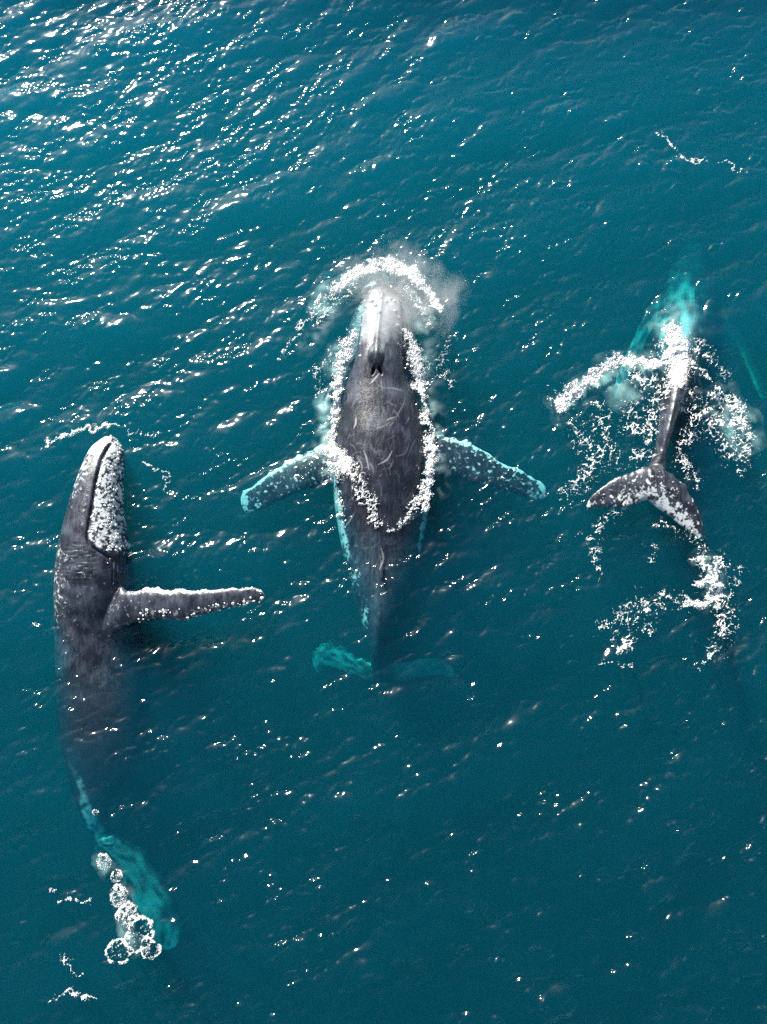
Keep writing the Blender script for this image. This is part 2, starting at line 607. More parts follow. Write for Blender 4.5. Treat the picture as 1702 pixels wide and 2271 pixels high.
# ---- the whale in the middle: back and head out of the water, tail sinking
def middle_whale():
    b = Body()

    def bodypig(t, a):
        flank = np.clip(-np.sin(a), -1, 1)                          # 1 = belly
        p = smooth(-0.05, 0.25, flank) * 0.95 * (1 - smooth(0.06, 0.2, 0.2 - t))
        tail = smooth(0.62, 0.8, t) * smooth(0.9, 0.82, t) * smooth(-0.75, 0.1, flank) * 0.5
        return np.maximum(p * (0.35 + 0.65 * smooth(0.3, 0.5, t)), tail)
    rows = [  # px, py, half width, top z, up, down
        (848, 640, 14, -0.02, .16, .18),
        (848, 652, 36, 0.16, .30, .30),
        (848, 690, 45, 0.30, .40, .45),
        (846, 745, 49, 0.40, .52, .7),
        (842, 800, 56, 0.50, .70, .95),
        (840, 850, 74, 0.50, .92, 1.2),
        (843, 910, 98, 0.54, 1.15, 1.4),
        (845, 985, 113, 0.60, 1.32, 1.5),
        (846, 1060, 112, 0.52, 1.34, 1.5),
        (847, 1150, 100, 0.18, 1.2, 1.4),
        (846, 1240, 82, -0.10, 1.0, 1.2),
        (843, 1320, 59, -0.24, .80, 1.0),
        (840, 1390, 34, -0.42, .62, .75),
        (836, 1435, 18, -0.85, .48, .5),
        (836, 1470, 13, -1.5, .32, .32),
        (838, 1498, 12, -2.05, .16, .16),
        (838, 1510, 6, -2.2, .08, .08)]
    ex = [2, 2.3, 2.6, 2.6, 2.5, 2.3, 2.1] + [2.0] * 4 + [1.75, 1.5, 1.5, 1.7, 2, 2]
    spine_loft(b, rows, bodypig, expo=ex, m=260, n=80)
    # lower jaw: wider than the rostrum, under water
    jaw = [(852, 618, 8, -0.42, .1, .12), (851, 632, 40, -0.36, .2, .3), (850, 670, 64, -0.30, .3, .55), (847, 725, 76, -0.22, .4, .8),
           (843, 790, 84, -0.18, .5, 1.0), (842, 860, 92, -0.16, .6, 1.2), (844, 930, 96, -0.3, .7, 1.3), (845, 990, 80, -0.6, .6, 1.2)]
    spine_loft(b, jaw, lambda t, a: 0.16 + 0.2 * (1 - t), m=120, n=56, expo=2.3)
    # flippers
    def fpig(t, a):
        le = smooth(0.62, 1.0, np.cos(a))
        tip = smooth(0.68, 0.95, t)
        return np.clip(0.22 + 0.60 * le * smooth(0.05, 0.3, t) + 0.50 * tip, 0, 1)
    L = [(800, 968, 800, 1060, -0.38, -0.46, 2.2), (729, 980, 722, 1074, -0.38, -0.46, 1.7), (690, 997, 690, 1083, -0.4, -0.48, 1.25), (651, 1019, 660, 1092, -0.44, -0.52, 1.0), (605, 1048, 622, 1110, -0.52, -0.6, .8), (566, 1074, 585, 1127, -0.62, -0.7, .6), (538, 1096, 556, 1138, -0.74, -0.82, .42), (534, 1118, 545, 1139, -0.8, -0.88, .2)]
    blade(b, L, fpig, 0.16, lead=knob_lead(1, 0.16, 9))
    Rr = [(890, 962, 890, 1035, -0.38, -0.46, 2.2), (960, 966, 960, 1042, -0.38, -0.46, 1.7), (1010, 977, 1003, 1056, -0.4, -0.48, 1.25), (1062, 993, 1046, 1068, -0.44, -0.52, 1.0), (1119, 1030, 1095, 1083, -0.52, -0.6, .8), (1168, 1053, 1148, 1096, -0.62, -0.7, .6), (1206, 1072, 1190, 1108, -0.74, -0.82, .42), (1213, 1092, 1206, 1108, -0.8, -0.88, .2)]
    blade(b, Rr, fpig, 0.16, lead=knob_lead(2, 0.16, 10))
    # flukes, some two metres down
    fp = lambda t, a: 2.0 + 0.62 * smooth(0.10, 0.30, t) * smooth(1.02, 0.6, np.abs(np.cos(a))) * (0.75 + 0.4 * nf(NF3, t * 220, 400 + 60 * np.cos(a)))  # rims darker: the blur of the water painted into the tone
    blade(b, [(846, 1470, 846, 1512, -2.2, -2.3, 2.0), (812, 1462, 822, 1516, -2.3, -2.4, 1.4), (772, 1444, 790, 1502, -2.4, -2.5, .9), (735, 1428, 752, 1488, -2.5, -2.6, .7),
              (706, 1430, 722, 1484, -2.5, -2.6, .5), (692, 1458, 706, 1496, -2.5, -2.6, .3), (700, 1492, 706, 1500, -2.5, -2.55, .15)], fp, 0.14, rag=0.18)
    fr = lambda t, a: 2.0 + 0.62 * smooth(0.12, 0.25, t) + 0 * a
    blade(b, [(830, 1470, 830, 1512, -2.2, -2.3, 2.0), (864, 1474, 858, 1514, -2.4, -2.5, 1.4), (905, 1466, 893, 1510, -2.7, -2.8, .9), (945, 1460, 935, 1500, -2.9, -3.0, .7),
              (982, 1464, 968, 1498, -3.0, -3.1, .5), (1004, 1480, 994, 1502, -3.1, -3.2, .3), (1010, 1496, 1004, 1503, -3.1, -3.2, .15)], fr, 0.14)
    # dorsal fin and the keel behind it
    blade_rows = []
    c = P(846, 1225, -0.1); c2 = P(844, 1300, -0.25)
    b.loft([c + [0, 0, -.3], c + [0, -.15, -.1], c + [0, -.45, .0], c + [0, -.75, .07], c + [0, -.95, .08]],
           [[0, .55, 0], [0, .55, 0], [0, .36, 0], [0, .18, 0], [0, .05, 0]],
           [[.22, 0, 0], [.14, 0, 0], [.08, 0, 0], [.05, 0, 0], [.02, 0, 0]], 0.0, 30, 24)
    # splash guard in front of the blowholes
    s0 = P(834, 800, 0.0)
    b.loft([(s0[0], s0[1] + .55, .30), (s0[0], s0[1] + .3, .46), (s0[0], s0[1], .52), (s0[0], s0[1] - .35, .42)],
           [[.05, 0, 0], [.16, 0, 0], [.24, 0, 0], [.12, 0, 0]], [[0, 0, .06], [0, 0, .12], [0, 0, .16], [0, 0, .1]], 0.1, 40, 24)
    o, me, co, pig, soft = b.finish('humpback_whale', 0.029)
    px, py = to_px(co)
    nrm = normals(me)
    # ridge along the rostrum
    on = (py < 815) & (py > 650) & (nrm[:, 2] > 0.3) & (co[:, 2] > -0.1)
    cx = np.interp(py, [650, 740, 800, 820], [848, 838, 834, 833])
    co[on, 2] += 0.07 * np.exp(-((px[on] - cx[on]) / 5.0) ** 2)
    # two blowhole slits
    for (sx, sy, ang) in ((829, 820, 0.28), (843, 820, -0.34)):
        ex_, ey_ = (px - sx), (py - sy)
        u = ex_ * math.cos(ang) + ey_ * math.sin(ang); v = -ex_ * math.sin(ang) + ey_ * math.cos(ang)
        g = np.exp(-(u / 3.2) ** 2 - (v / 11.0) ** 2) * (nrm[:, 2] > 0.3)
        co[:, 2] -= 0.16 * g
        rim = np.exp(-((np.hypot(u / 4.6, v / 14.0) - 1) / 0.25) ** 2) * (nrm[:, 2] > 0.3) * (co[:, 2] > 0)
        co[:, 2] += 0.03 * rim
    # tubercles on the rostrum
    kn = [(800, 700), (802, 722), (799, 764), (797, 790), (876, 668), (878, 690), (883, 722), (885, 763), (868, 662), (845, 662), (826, 668), (812, 680),
          (842, 694), (893, 795), (890, 740), (806, 668), (858, 668), (835, 676), (803, 745), (886, 705)]
    kc = []
    for x, y in kn:
        d = np.hypot(px - x, py - y) + 50 * (nrm[:, 2] < 0.2) + 50 * (co[:, 2] < -0.15)
        kc.append(co[d.argmin()].copy())
    bumps(co, nrm, kc, [0.05] * len(kc), [0.055] * len(kc))
    knob = np.zeros(len(co))
    for c_ in kc: knob = np.maximum(knob, np.exp(-((co - c_) ** 2).sum(1) / 0.05 ** 2))
    # scratches on the back
    scar = np.zeros(len(co))
    segs = [((776, 1016), (802, 1002)), ((877, 1012), (907, 985)), ((782, 985), (790, 1005)), ((770, 866), (764, 898)), ((800, 935), (812, 908)), ((813, 905), (815, 925)),
            ((868, 940), (892, 900)), ((850, 897), (868, 886)), ((913, 893), (915, 920)), ((842, 1010), (860, 1062)), ((828, 1006), (850, 1000)), ((906, 1010), (925, 970)),
            ((888, 892), (898, 905)), ((800, 930), (830, 918)), ((818, 950), (823, 980)), ((795, 962), (800, 945)), ((836, 950), (872, 930)), ((780, 905), (800, 880)),
            ((890, 1120), (915, 1085)), ((820, 985), (845, 1010)), ((845, 1215), (842, 1262)), ((760, 1175), (785, 1140)), ((795, 1215), (850, 1195)), ((880, 920), (900, 880)),
            ((835, 965), (838, 930)), ((808, 1000), (818, 1040)), ((870, 1000), (840, 1030)), ((785, 950), (790, 925)), ((900, 940), (905, 925)), ((790, 880), (812, 872)),
            ((840, 850), (855, 870)), ((832, 838), (846, 862)), ((846, 845), (850, 866)), ((880, 965), (860, 975)), ((876, 1045), (884, 1070)), ((812, 945), (845, 925))]
    rs = random.Random(5)
    for _ in range(45):
        x, y = rs.gauss(838, 42), rs.uniform(850, 1110)
        a, l = rs.gauss(1.1, 0.7), rs.uniform(6, 34)
        segs.append(((x, y), (x + l * math.cos(a), y - l * math.sin(a))))
    for a_, b_ in segs:
        big = rs.random()
        mx_, my_ = (a_[0] + b_[0]) / 2, (a_[1] + b_[1]) / 2
        ln = math.hypot(b_[0] - a_[0], b_[1] - a_[1]); off = rs.gauss(0, 0.12) * ln
        mid = (mx_ + off * (b_[1] - a_[1]) / ln, my_ - off * (b_[0] - a_[0]) / ln)
        q = catmull([a_, mid, b_], 7)
        st = rs.uniform(0.06, 0.26) if big < 0.88 else rs.uniform(0.4, 0.8)
        for i in range(6):
            d, t = seg_dist(px, py, q[i], q[i + 1])
            w = (0.75 if big < 0.8 else 1.25) * (0.35 + 0.9 * math.sin(math.pi * (i + 0.5) / 6))
            scar = np.maximum(scar, np.clip(1.5 - d / w, 0, 1) * (nrm[:, 2] > 0.2) * st)
    scar = np.maximum(scar, 0.55 * knob)
    # pale band along each flank under the water
    for pts, wpx in (([(735, 1000), (742, 1080), (752, 1150), (766, 1220), (778, 1270)], 11.0), ([(952, 1010), (950, 1090), (942, 1160), (934, 1230), (926, 1265)], 9.0)):
        for a_, b_ in zip(pts[:-1], pts[1:]):
            d, t = seg_dist(px, py, a_, b_)
            pig = np.maximum(pig, np.clip(1.5 - d / wpx, 0, 1) * (nrm[:, 2] > -0.2) * smooth(1300, 1180, py) * np.clip(0.70 + 0.16 * nf(NF3, px, py, 0.8), 0, 1))
    # flippers: broken white leading edge
    arm = (np.abs(px - 846) > 108) & (py > 940) & (py < 1160)
    pig = np.where(arm, np.clip(pig + 0.16 * nf(NF3, px, py, 0.45) + 0.10 * nf(NF2, px, py, 0.7), 0, 1), pig)
    soft = np.maximum(soft, 0.62 * smooth(640, 670, py) * smooth(815, 740, py + 0.5 * np.abs(px - 842) + 10 * nf(NF3, px * 2.0, py * 0.5)) * (nrm[:, 2] > 0.1) * (co[:, 2] > -0.15) * (np.abs(px - 846) < 60))  # pale veil of mist and wet sheen painted onto the head
    # green-white mottles left of the keel
    pig = np.maximum(pig, 0.52 * np.exp(-((px - 810) / 16) ** 2 - ((py - 1370) / 42) ** 2) * (nrm[:, 2] > 0))
    pig = np.maximum(pig, 0.44 * np.exp(-((px - 790) / 20) ** 2 - ((py - 1280) / 60) ** 2) * (nrm[:, 2] > 0))
    pig = np.maximum(pig, 0.46 * np.exp(-((px - 880) / 12) ** 2 - ((py - 1380) / 40) ** 2) * (nrm[:, 2] > 0))
    me.vertices.foreach_set('co', co.astype(np.float32).ravel())
    gr = 0.06 + 0.50 * np.exp(-((py - 730) / 85) ** 2) + 0.16 * nf(NF3, px, py, 1.5) + 0.10 * nf(NF3, py, px, 3.0)  # head lightened for the mist veil, painted into the grey
    gr = np.maximum(gr, 0.40 * smooth(1.0, 0.55, np.abs(px - 846) / 150) * ((np.abs(px - 846) > 112) & (py > 950) & (py < 1150)))
    gr += 0.22 * (px < 842) * (py > 1180)  # left of the keel lighter: sunlit flank painted into the colour
    attr(me, 'pig', pig); attr(me, 'scar', scar); attr(me, 'soft', soft); attr(me, 'grey', gr)
    me.materials.clear(); me.materials.append(M_SKIN)
    me.update()
    tag(o, 'dark scarred whale in the middle, back and head above water, flippers spread wide', 'whale', 'humpback whales at the surface')
    return o


# ---- the whale on the left: rolled on its side, jaw and one flipper in the air
def left_whale():
    b = Body()

    def bp(t, a):
        return 0.10 + 0 * t
    rows = [(238, 968, 4, 0.06, .1, .15), (239, 980, 20, 0.22, .28, .3), (236, 1005, 37, 0.42, .48, .5), (224, 1055, 46, 0.62, .66, .7), (213, 1120, 56, 0.74, .82, .9), (208, 1192, 69, 0.82, 1.0, 1.1),
            (209, 1250, 79, 0.80, 1.15, 1.3), (210, 1310, 82, 0.68, 1.22, 1.4), (216, 1380, 86, 0.26, 1.25, 1.4), (226, 1480, 93, -0.12, 1.25, 1.4), (231, 1580, 93, -0.24, 1.15, 1.3),
            (226, 1670, 80, -0.45, .9, 1.1), (212, 1740, 52, -0.75, .6, .8), (210, 1800, 28, -1.1, .42, .5), (226, 1850, 18, -1.5, .3, .32), (248, 1895, 12, -1.75, .2, .2), (262, 1920, 6, -1.85, .1, .1)]
    spine_loft(b, rows, bp, m=280, n=90, expo=2.15)
    # right flipper, lifted clear of the water and lying out to the right
    def fpig(t, a):
        le = smooth(0.55, 0.95, np.cos(a)) * 0.5
        return np.clip(0.30 - 0.18 * smooth(0.2, 0.6, t) + le * smooth(0.15, 0.4, t) + 0.3 * smooth(0.15, 0.6, -np.cos(a)) * smooth(.2, .6, t) + 0.5 * smooth(.93, 1, t), 0, 1)
    fl = [(225, 1335, 215, 1425, -0.25, -0.35, 2.0), (255, 1322, 250, 1405, 0.04, -0.10, 1.9), (290, 1312, 295, 1382, 0.32, 0.14, 1.5), (335, 1308, 345, 1376, 0.58, 0.40, 1.15), (390, 1309, 400, 1376, 0.62, 0.46, .95),
          (450, 1310, 455, 1362, 0.62, 0.50, .8), (510, 1306, 515, 1347, 0.58, 0.48, .65), (556, 1303, 560, 1339, 0.52, 0.44, .5), (582, 1312, 578, 1335, 0.48, 0.43, .3), (588, 1322, 586, 1329, 0.46, 0.45, .12)]
    blade(b, fl, fpig, 0.17, m=150, lead=knob_lead(5, 0.2, 12))
    # flukes seen aslant under the water
    fw = lambda t, a: 2.0 + (0.70 - 0.14 * t) * smooth(1.0, 0.55, np.abs(np.cos(a))) * (0.8 + 0.25 * nf(NF3, t * 220, 200 + 60 * np.cos(a)))  # fades to dark rims, soft underwater outline painted in
    blade(b, [(258, 1846, 214, 1858, -1.7, -1.8, 2.0), (284, 1864, 226, 1902, -1.8, -1.95, 1.4), (324, 1886, 262, 1945, -1.9, -2.1, 1.0), (360, 1946, 282, 1995, -2.0, -2.2, .8),
              (388, 2000, 305, 2045, -2.1, -2.3, .6), (406, 2050, 330, 2088, -2.2, -2.4, .45), (398, 2092, 356, 2106, -2.3, -2.4, .25), (380, 2108, 368, 2110, -2.35, -2.4, .1)], fw, 0.14, rag=0.12)
    blade(b, [(225, 1850, 262, 1862, -1.7, -1.7, 2.0), (212, 1872, 250, 1900, -2.4, -2.4, 1.3), (214, 1910, 250, 1930, -3.1, -3.1, .8), (225, 1950, 250, 1960, -3.7, -3.7, .3)], 0.4, 0.14)
    o, me, co, pig, soft = b.finish('humpback_whale', 0.031, 5)
    px, py = to_px(co); nrm = normals(me)
    top = nrm[:, 2] > -0.1
    # the mouth line: a groove from the snout back to the corner of the jaw
    line = catmull([(244, 985), (228, 1012), (219, 1040), (210, 1080), (202, 1130), (195, 1170), (193, 1192), (199, 1208), (214, 1220), (232, 1229), (242, 1236)], 60)
    dm = np.full(len(co), 1e9)
    for a_, b_ in zip(line[:-1], line[1:]):
        d, _ = seg_dist(px, py, a_, b_)
        dm = np.minimum(dm, d)
    body_ = (py < 1300) & top
    co -= nrm * (0.09 * np.exp(-(dm / 2.4) ** 2) * body_)[:, None]
    lx = np.interp(py, line[:47, 1], line[:47, 0])
    jaw = body_ & (py < 1232) & (px > np.where(py < 1192, lx, 193 + (py - 1192) * 1.0))
    # the jaw bulges past the line, the upper lip is a shade lower
    co[jaw] += nrm[jaw] * (0.06 * smooth(1, 9, dm[jaw]))[:, None]
    # skin folds round the head and pleats on the throat
    fold = body_ & ~jaw & (py > 1190) & (py < 1300) & (px < 225)
    fwin = smooth(1190, 1225, py[fold]) * smooth(1300, 1265, py[fold]) * smooth(225, 205, px[fold]) * 0.8
    co[fold] += nrm[fold] * (0.010 * nf(NF2, px[fold] * 0.35, py[fold] * 2.2) + 0.004 * np.sin(py[fold] * 1.3 + 5 * np.sin(px[fold] * 0.05)))[:, None] * fwin[:, None]
    pl = body_ & (py > 1225) & (px > 245)
    co[pl] += nrm[pl] * (0.022 * np.sin(px[pl] * 0.75 + 0.02 * py[pl]) * smooth(1225, 1250, py[pl]))[:, None]
    # pale pigment: white crusted jaw, yellowish snout edge, mottled cheek
    pj = np.where(jaw, 0.58 + 0.16 * nf(NF2, px, py, 1.0) + 0.10 * nf(NF3, px, py, 0.7), 0)
    pj = pj * smooth(2.0, 6.0, dm) * smooth(1240, 1205, py + 6 * nf(NF3, px, py, 0.6)) * (0.55 + 0.45 * smooth(276, 262, px))
    pig = np.maximum(pig, pj)
    lip = body_ & ~jaw & (py < 1240)
    edge = np.interp(py, [968, 985, 1020, 1120, 1192, 1271], [238, 215, 187, 156, 139, 127])
    pig = np.maximum(pig, np.where(lip, 0.55 * smooth(34, 8, px - edge) * smooth(1250, 1000, py) + 0.30 * smooth(1010, 985, py), 0))
    pig = np.maximum(pig, np.where(lip, 0.36 * np.exp(-((px - (lx - 14)) / 8) ** 2) * smooth(1230, 1150, py) * smooth(1030, 1090, py), 0))
    pig = np.maximum(pig, 0.40 * smooth(158, 132, px + 8 * nf(NF3, px, py, 0.6)) * smooth(1170, 1230, py) * smooth(1480, 1330, py))
    pig = np.maximum(pig, 0.36 * np.exp(-((px - 262) / 14) ** 2 - ((py - 1262) / 26) ** 2) * top)
    pig = np.maximum(pig, 0.40 * np.exp(-((px - 320) / 18) ** 2 - ((py - 1355) / 18) ** 2) * top)
    pig = np.maximum(pig, 0.25 * smooth(1230, 1260, py) * smooth(1520, 1400, py) * (px < 320))
    # pale strip down the lower flank to the tail stock
    strip = catmull([(148, 1680), (160, 1700), (178, 1735), (188, 1780), (205, 1820), (226, 1862)], 20)
    for a_, b_ in zip(strip[:-1], strip[1:]):
        d, _ = seg_dist(px, py, a_, b_)
        soft = np.maximum(soft, np.clip(1.7 - d / np.interp(py, [1680, 1850], [3, 13]), 0, 1) * smooth(1670, 1790, py) * (0.62 + 0.22 * nf(NF3, px, py, 0.5)))
    me.vertices.foreach_set('co', co.astype(np.float32).ravel())
    scar = np.zeros(len(co))
    gr = 0.26 + 0.2 * nf(NF3, px, py, 1.2) - 0.35 * np.exp(-((px - 240) / 26) ** 2 - ((py - 1290) / 22) ** 2) - 0.3 * smooth(250, 300, px) * (py > 1390)  # right side behind the flipper darkened, its shade painted in
    gr = np.where(px < 330, gr - 0.75 * smooth(1430, 1620, py), gr)  # sunken flank darkened, shade painted into the grey
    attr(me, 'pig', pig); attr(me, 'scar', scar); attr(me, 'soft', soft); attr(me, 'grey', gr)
    me.materials.clear(); me.materials.append(M_SKIN); me.update()
    tag(o, 'whale rolled on its side at the left, white barnacled jaw and one raised flipper', 'whale', 'humpback whales at the surface')
    # barnacles
    nrm = normals(me)
    tip = (px > 300) & (px < 590) & (py < 1400) & (py > 1290)
    w = np.where(jaw & (nrm[:, 2] > -0.1), smooth(2, 8, dm) * np.exp(0.9 * nf(NF3, px, py, 0.8)), 0) + np.where(tip & ((nrm[:, 1] < -0.25) | (nrm[:, 1] > 0.4)), 0.45 * np.exp(1.2 * nf(NF3, px, py, 0.7)), 0) + np.where((px > 540) & tip, 0.8, 0)
    w = w / w.sum()
    pick = rng.choice(len(co), 480, replace=False, p=w)
    V, F = [], []
    for q in pick:
        z = Vector(nrm[q]); x = z.orthogonal().normalized(); y = z.cross(x)
        r = random.choice([.018, .022, .026, .032, .04]); h = r * random.uniform(.5, .8); a0 = random.random() * 6
        bi = len(V)
        for rr, hh in ((r * 1.15, -.01), (r * .72, h), (r * .36, h * .45)):
            for k in range(7):
                a = a0 + k * 2 * math.pi / 7; j = rr * random.uniform(.88, 1.12)
                V.append(Vector(co[q]) + x * (j * math.cos(a)) + y * (j * math.sin(a)) + z * hh)
        for lv in (0, 1):
            for k in range(7):
                k1 = (k + 1) % 7
                F.append((bi + lv * 7 + k, bi + lv * 7 + k1, bi + lv * 7 + 7 + k1, bi + lv * 7 + 7 + k))
        F.append(tuple(bi + 14 + k for k in range(7)))
    tag(mesh_obj('barnacle_crust', V, F, M_BARN, o, shade=False), 'pale barnacles crusting the jaw and the flipper edges', kind='stuff')
    # eye
    ev = np.hypot(px - 240, py - 1249) + 50 * (nrm[:, 2] < 0.2)
    q = ev.argmin()
    V, F = [], []
    for i in range(7):
        th = math.pi * i / 6
        for k in range(12):
            a = 2 * math.pi * k / 12
            V.append(co[q] + np.array([.07 * math.sin(th) * math.cos(a), .05 * math.sin(th) * math.sin(a), .05 * math.cos(th)]))
    for i in range(6):
        for k in range(12):
            F.append((i * 12 + k, i * 12 + (k + 1) % 12, i * 12 + 12 + (k + 1) % 12, i * 12 + 12 + k))
    mesh_obj('eye', V, F, M_DARK, o)
    return o


# ---- the whale on the right: diving, flukes just above the water
def right_whale():
    b = Body()

    def bp(t, a):                                                   # left side of the back pale
        side = smooth(-0.15, 0.35, np.cos(a))
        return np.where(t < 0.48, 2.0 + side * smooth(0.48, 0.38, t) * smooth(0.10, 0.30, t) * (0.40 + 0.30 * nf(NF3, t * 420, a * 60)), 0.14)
    rows = [(1540, 540, 10, -3.6, .2, .3), (1538, 565, 34, -3.2, .4, .5), (1534, 620, 56, -2.4, .7, .8), (1527, 680, 66, -1.6, .9, 1.1), (1522, 730, 66, -1.0, 1.0, 1.1), (1513, 780, 56, -0.4, .9, 1.0),
            (1502, 825, 46, -0.02, .75, .8), (1494, 870, 31, 0.32, .6, .65), (1484, 920, 21, 0.42, .48, .5), (1474, 965, 16, 0.42, .38, .4), (1464, 1010, 15, 0.36, .28, .3), (1457, 1045, 20, 0.30, .18, .2), (1450, 1085, 16, 0.24, .09, .1), (1447, 1100, 8, .2, .05, .05)]
    ex = [2, 2, 2, 2, 2, 2, 1.9, 1.7, 1.55, 1.5, 1.5, 1.7, 2, 2]
    spine_loft(b, rows, bp, expo=ex, m=240, n=72)
    fp = lambda t, a: np.clip(0.20 + 0.42 * smooth(0.3, -0.7, np.cos(a)) * smooth(0.95, 0.2, t) + 0.30 * smooth(0.7, 1.0, t), 0, 1)
    fq = lambda t, a: np.clip(0.16 + 0.48 * smooth(0.2, -0.7, np.cos(a)) + 0.08 * t, 0, 1)
    blade(b, [(1470, 1030, 1470, 1112, .26, .20, 1.9), (1436, 1036, 1440, 1108, .28, .20, 1.5), (1400, 1047, 1410, 1118, .28, .18, 1.0), (1365, 1059, 1376, 1124, .24, .14, .75),
              (1334, 1082, 1346, 1124, .16, .08, .55), (1311, 1100, 1320, 1124, .08, .02, .35), (1300, 1120, 1304, 1134, .0, -.02, .15)], fp, 0.15)
    blade(b, [(1440, 1034, 1436, 1108, .26, .20, 1.9), (1476, 1043, 1455, 1124, .28, .20, 1.5), (1505, 1064, 1474, 1138, .28, .18, 1.0), (1530, 1094, 1496, 1154, .24, .14, .75),
              (1546, 1122, 1516, 1170, .18, .10, .55), (1558, 1158, 1536, 1184, .10, .04, .35), (1560, 1186, 1552, 1198, .02, -.02, .15)], fq, 0.15)
    # flippers under water
    wp = lambda t, a: 2.0 + smooth(0.12, 0.3, t) * smooth(1.02, 0.6, np.abs(np.cos(a))) * (0.55 + 0.3 * nf(NF3, t * 260, 700 + 50 * np.cos(a)))  # edges fade dark, water scatter painted into the tone
    blade(b, [(1515, 660, 1515, 720, -3.2, -3.3, 2.0), (1480, 650, 1494, 706, -3.0, -3.1, 1.6), (1455, 664, 1476, 716, -2.7, -2.8, 1.2), (1430, 700, 1452, 742, -2.4, -2.5, 1.0),
              (1404, 748, 1428, 782, -2.1, -2.2, .8), (1380, 800, 1406, 826, -1.9, -2.0, .6), (1364, 850, 1386, 866, -1.7, -1.8, .4), (1362, 884, 1370, 890, -1.6, -1.7, .2)], wp, 0.17, lead=knob_lead(8, .15, 9))
    gp = lambda t, a: 2.0 + 0.05 * smooth(0.85, 0.97, t) + 0 * a
    blade(b, [(1535, 660, 1535, 700, -4.2, -4.2, 2.0), (1590, 668, 1575, 710, -4.3, -4.3, 1.5), (1622, 696, 1602, 736, -4.3, -4.3, 1.1), (1650, 745, 1628, 775, -4.2, -4.2, .9), (1674, 800, 1653, 826, -3.9000000000000004, -3.9000000000000004, .7), (1693, 848, 1674, 868, -3.5999999999999996, -3.5999999999999996, .5), (1702, 885, 1692, 893, -3.4000000000000004, -3.4000000000000004, .2)], gp, 0.17, lead=knob_lead(9, .15, 9))
    o, me, co, pig, soft = b.finish('humpback_whale', 0.03)
    px, py = to_px(co); nrm = normals(me)
    # small dorsal knuckles along the tail stock
    on = (py > 860) & (py < 1010) & (nrm[:, 2] > 0.4)
    co[on, 2] += 0.010 * nf(NF2, py[on] * 0.3, 30 + 0 * py[on])
    tv = (py > 1020) & (py < 1210) & (nrm[:, 2] > 0)
    pig[tv] += 0.15 * nf(NF2, px[tv], py[tv], 0.9) + 0.10 * nf(NF3, px[tv], py[tv], 0.6)
    me.vertices.foreach_set('co', co.astype(np.float32).ravel())
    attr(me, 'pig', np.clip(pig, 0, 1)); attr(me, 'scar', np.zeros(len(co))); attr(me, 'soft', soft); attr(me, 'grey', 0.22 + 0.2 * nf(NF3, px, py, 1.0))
    me.materials.clear(); me.materials.append(M_SKIN); me.update()
    tag(o, 'diving whale at the right, mottled tail flukes out of the churned water', 'whale', 'humpback whales at the surface')
    return o


WHALES = [middle_whale(), left_whale(), right_whale()]

# ------------------------------------------------------------------ foam
TREES = []
for w in WHALES:
    me = w.data
    co = np.empty(len(me.vertices) * 3, np.float32); me.vertices.foreach_get('co', co)
    co = co.reshape(-1, 3)
    TREES.append((BVHTree.FromPolygons([tuple(p) for p in co], [tuple(p.vertices) for p in me.polygons]), co.min(0), co.max(0)))


def top_z(x, y):
    z = sea_z(x, y)
    for tree, lo, hi in TREES:
        for i in np.nonzero((x > lo[0]) & (x < hi[0]) & (y > lo[1]) & (y < hi[1]))[0]:
            h = tree.ray_cast((x[i], y[i], 6.0), (0, 0, -1))
            if h[0] is not None and h[0].z > z[i]: z[i] = h[0].z
    return z


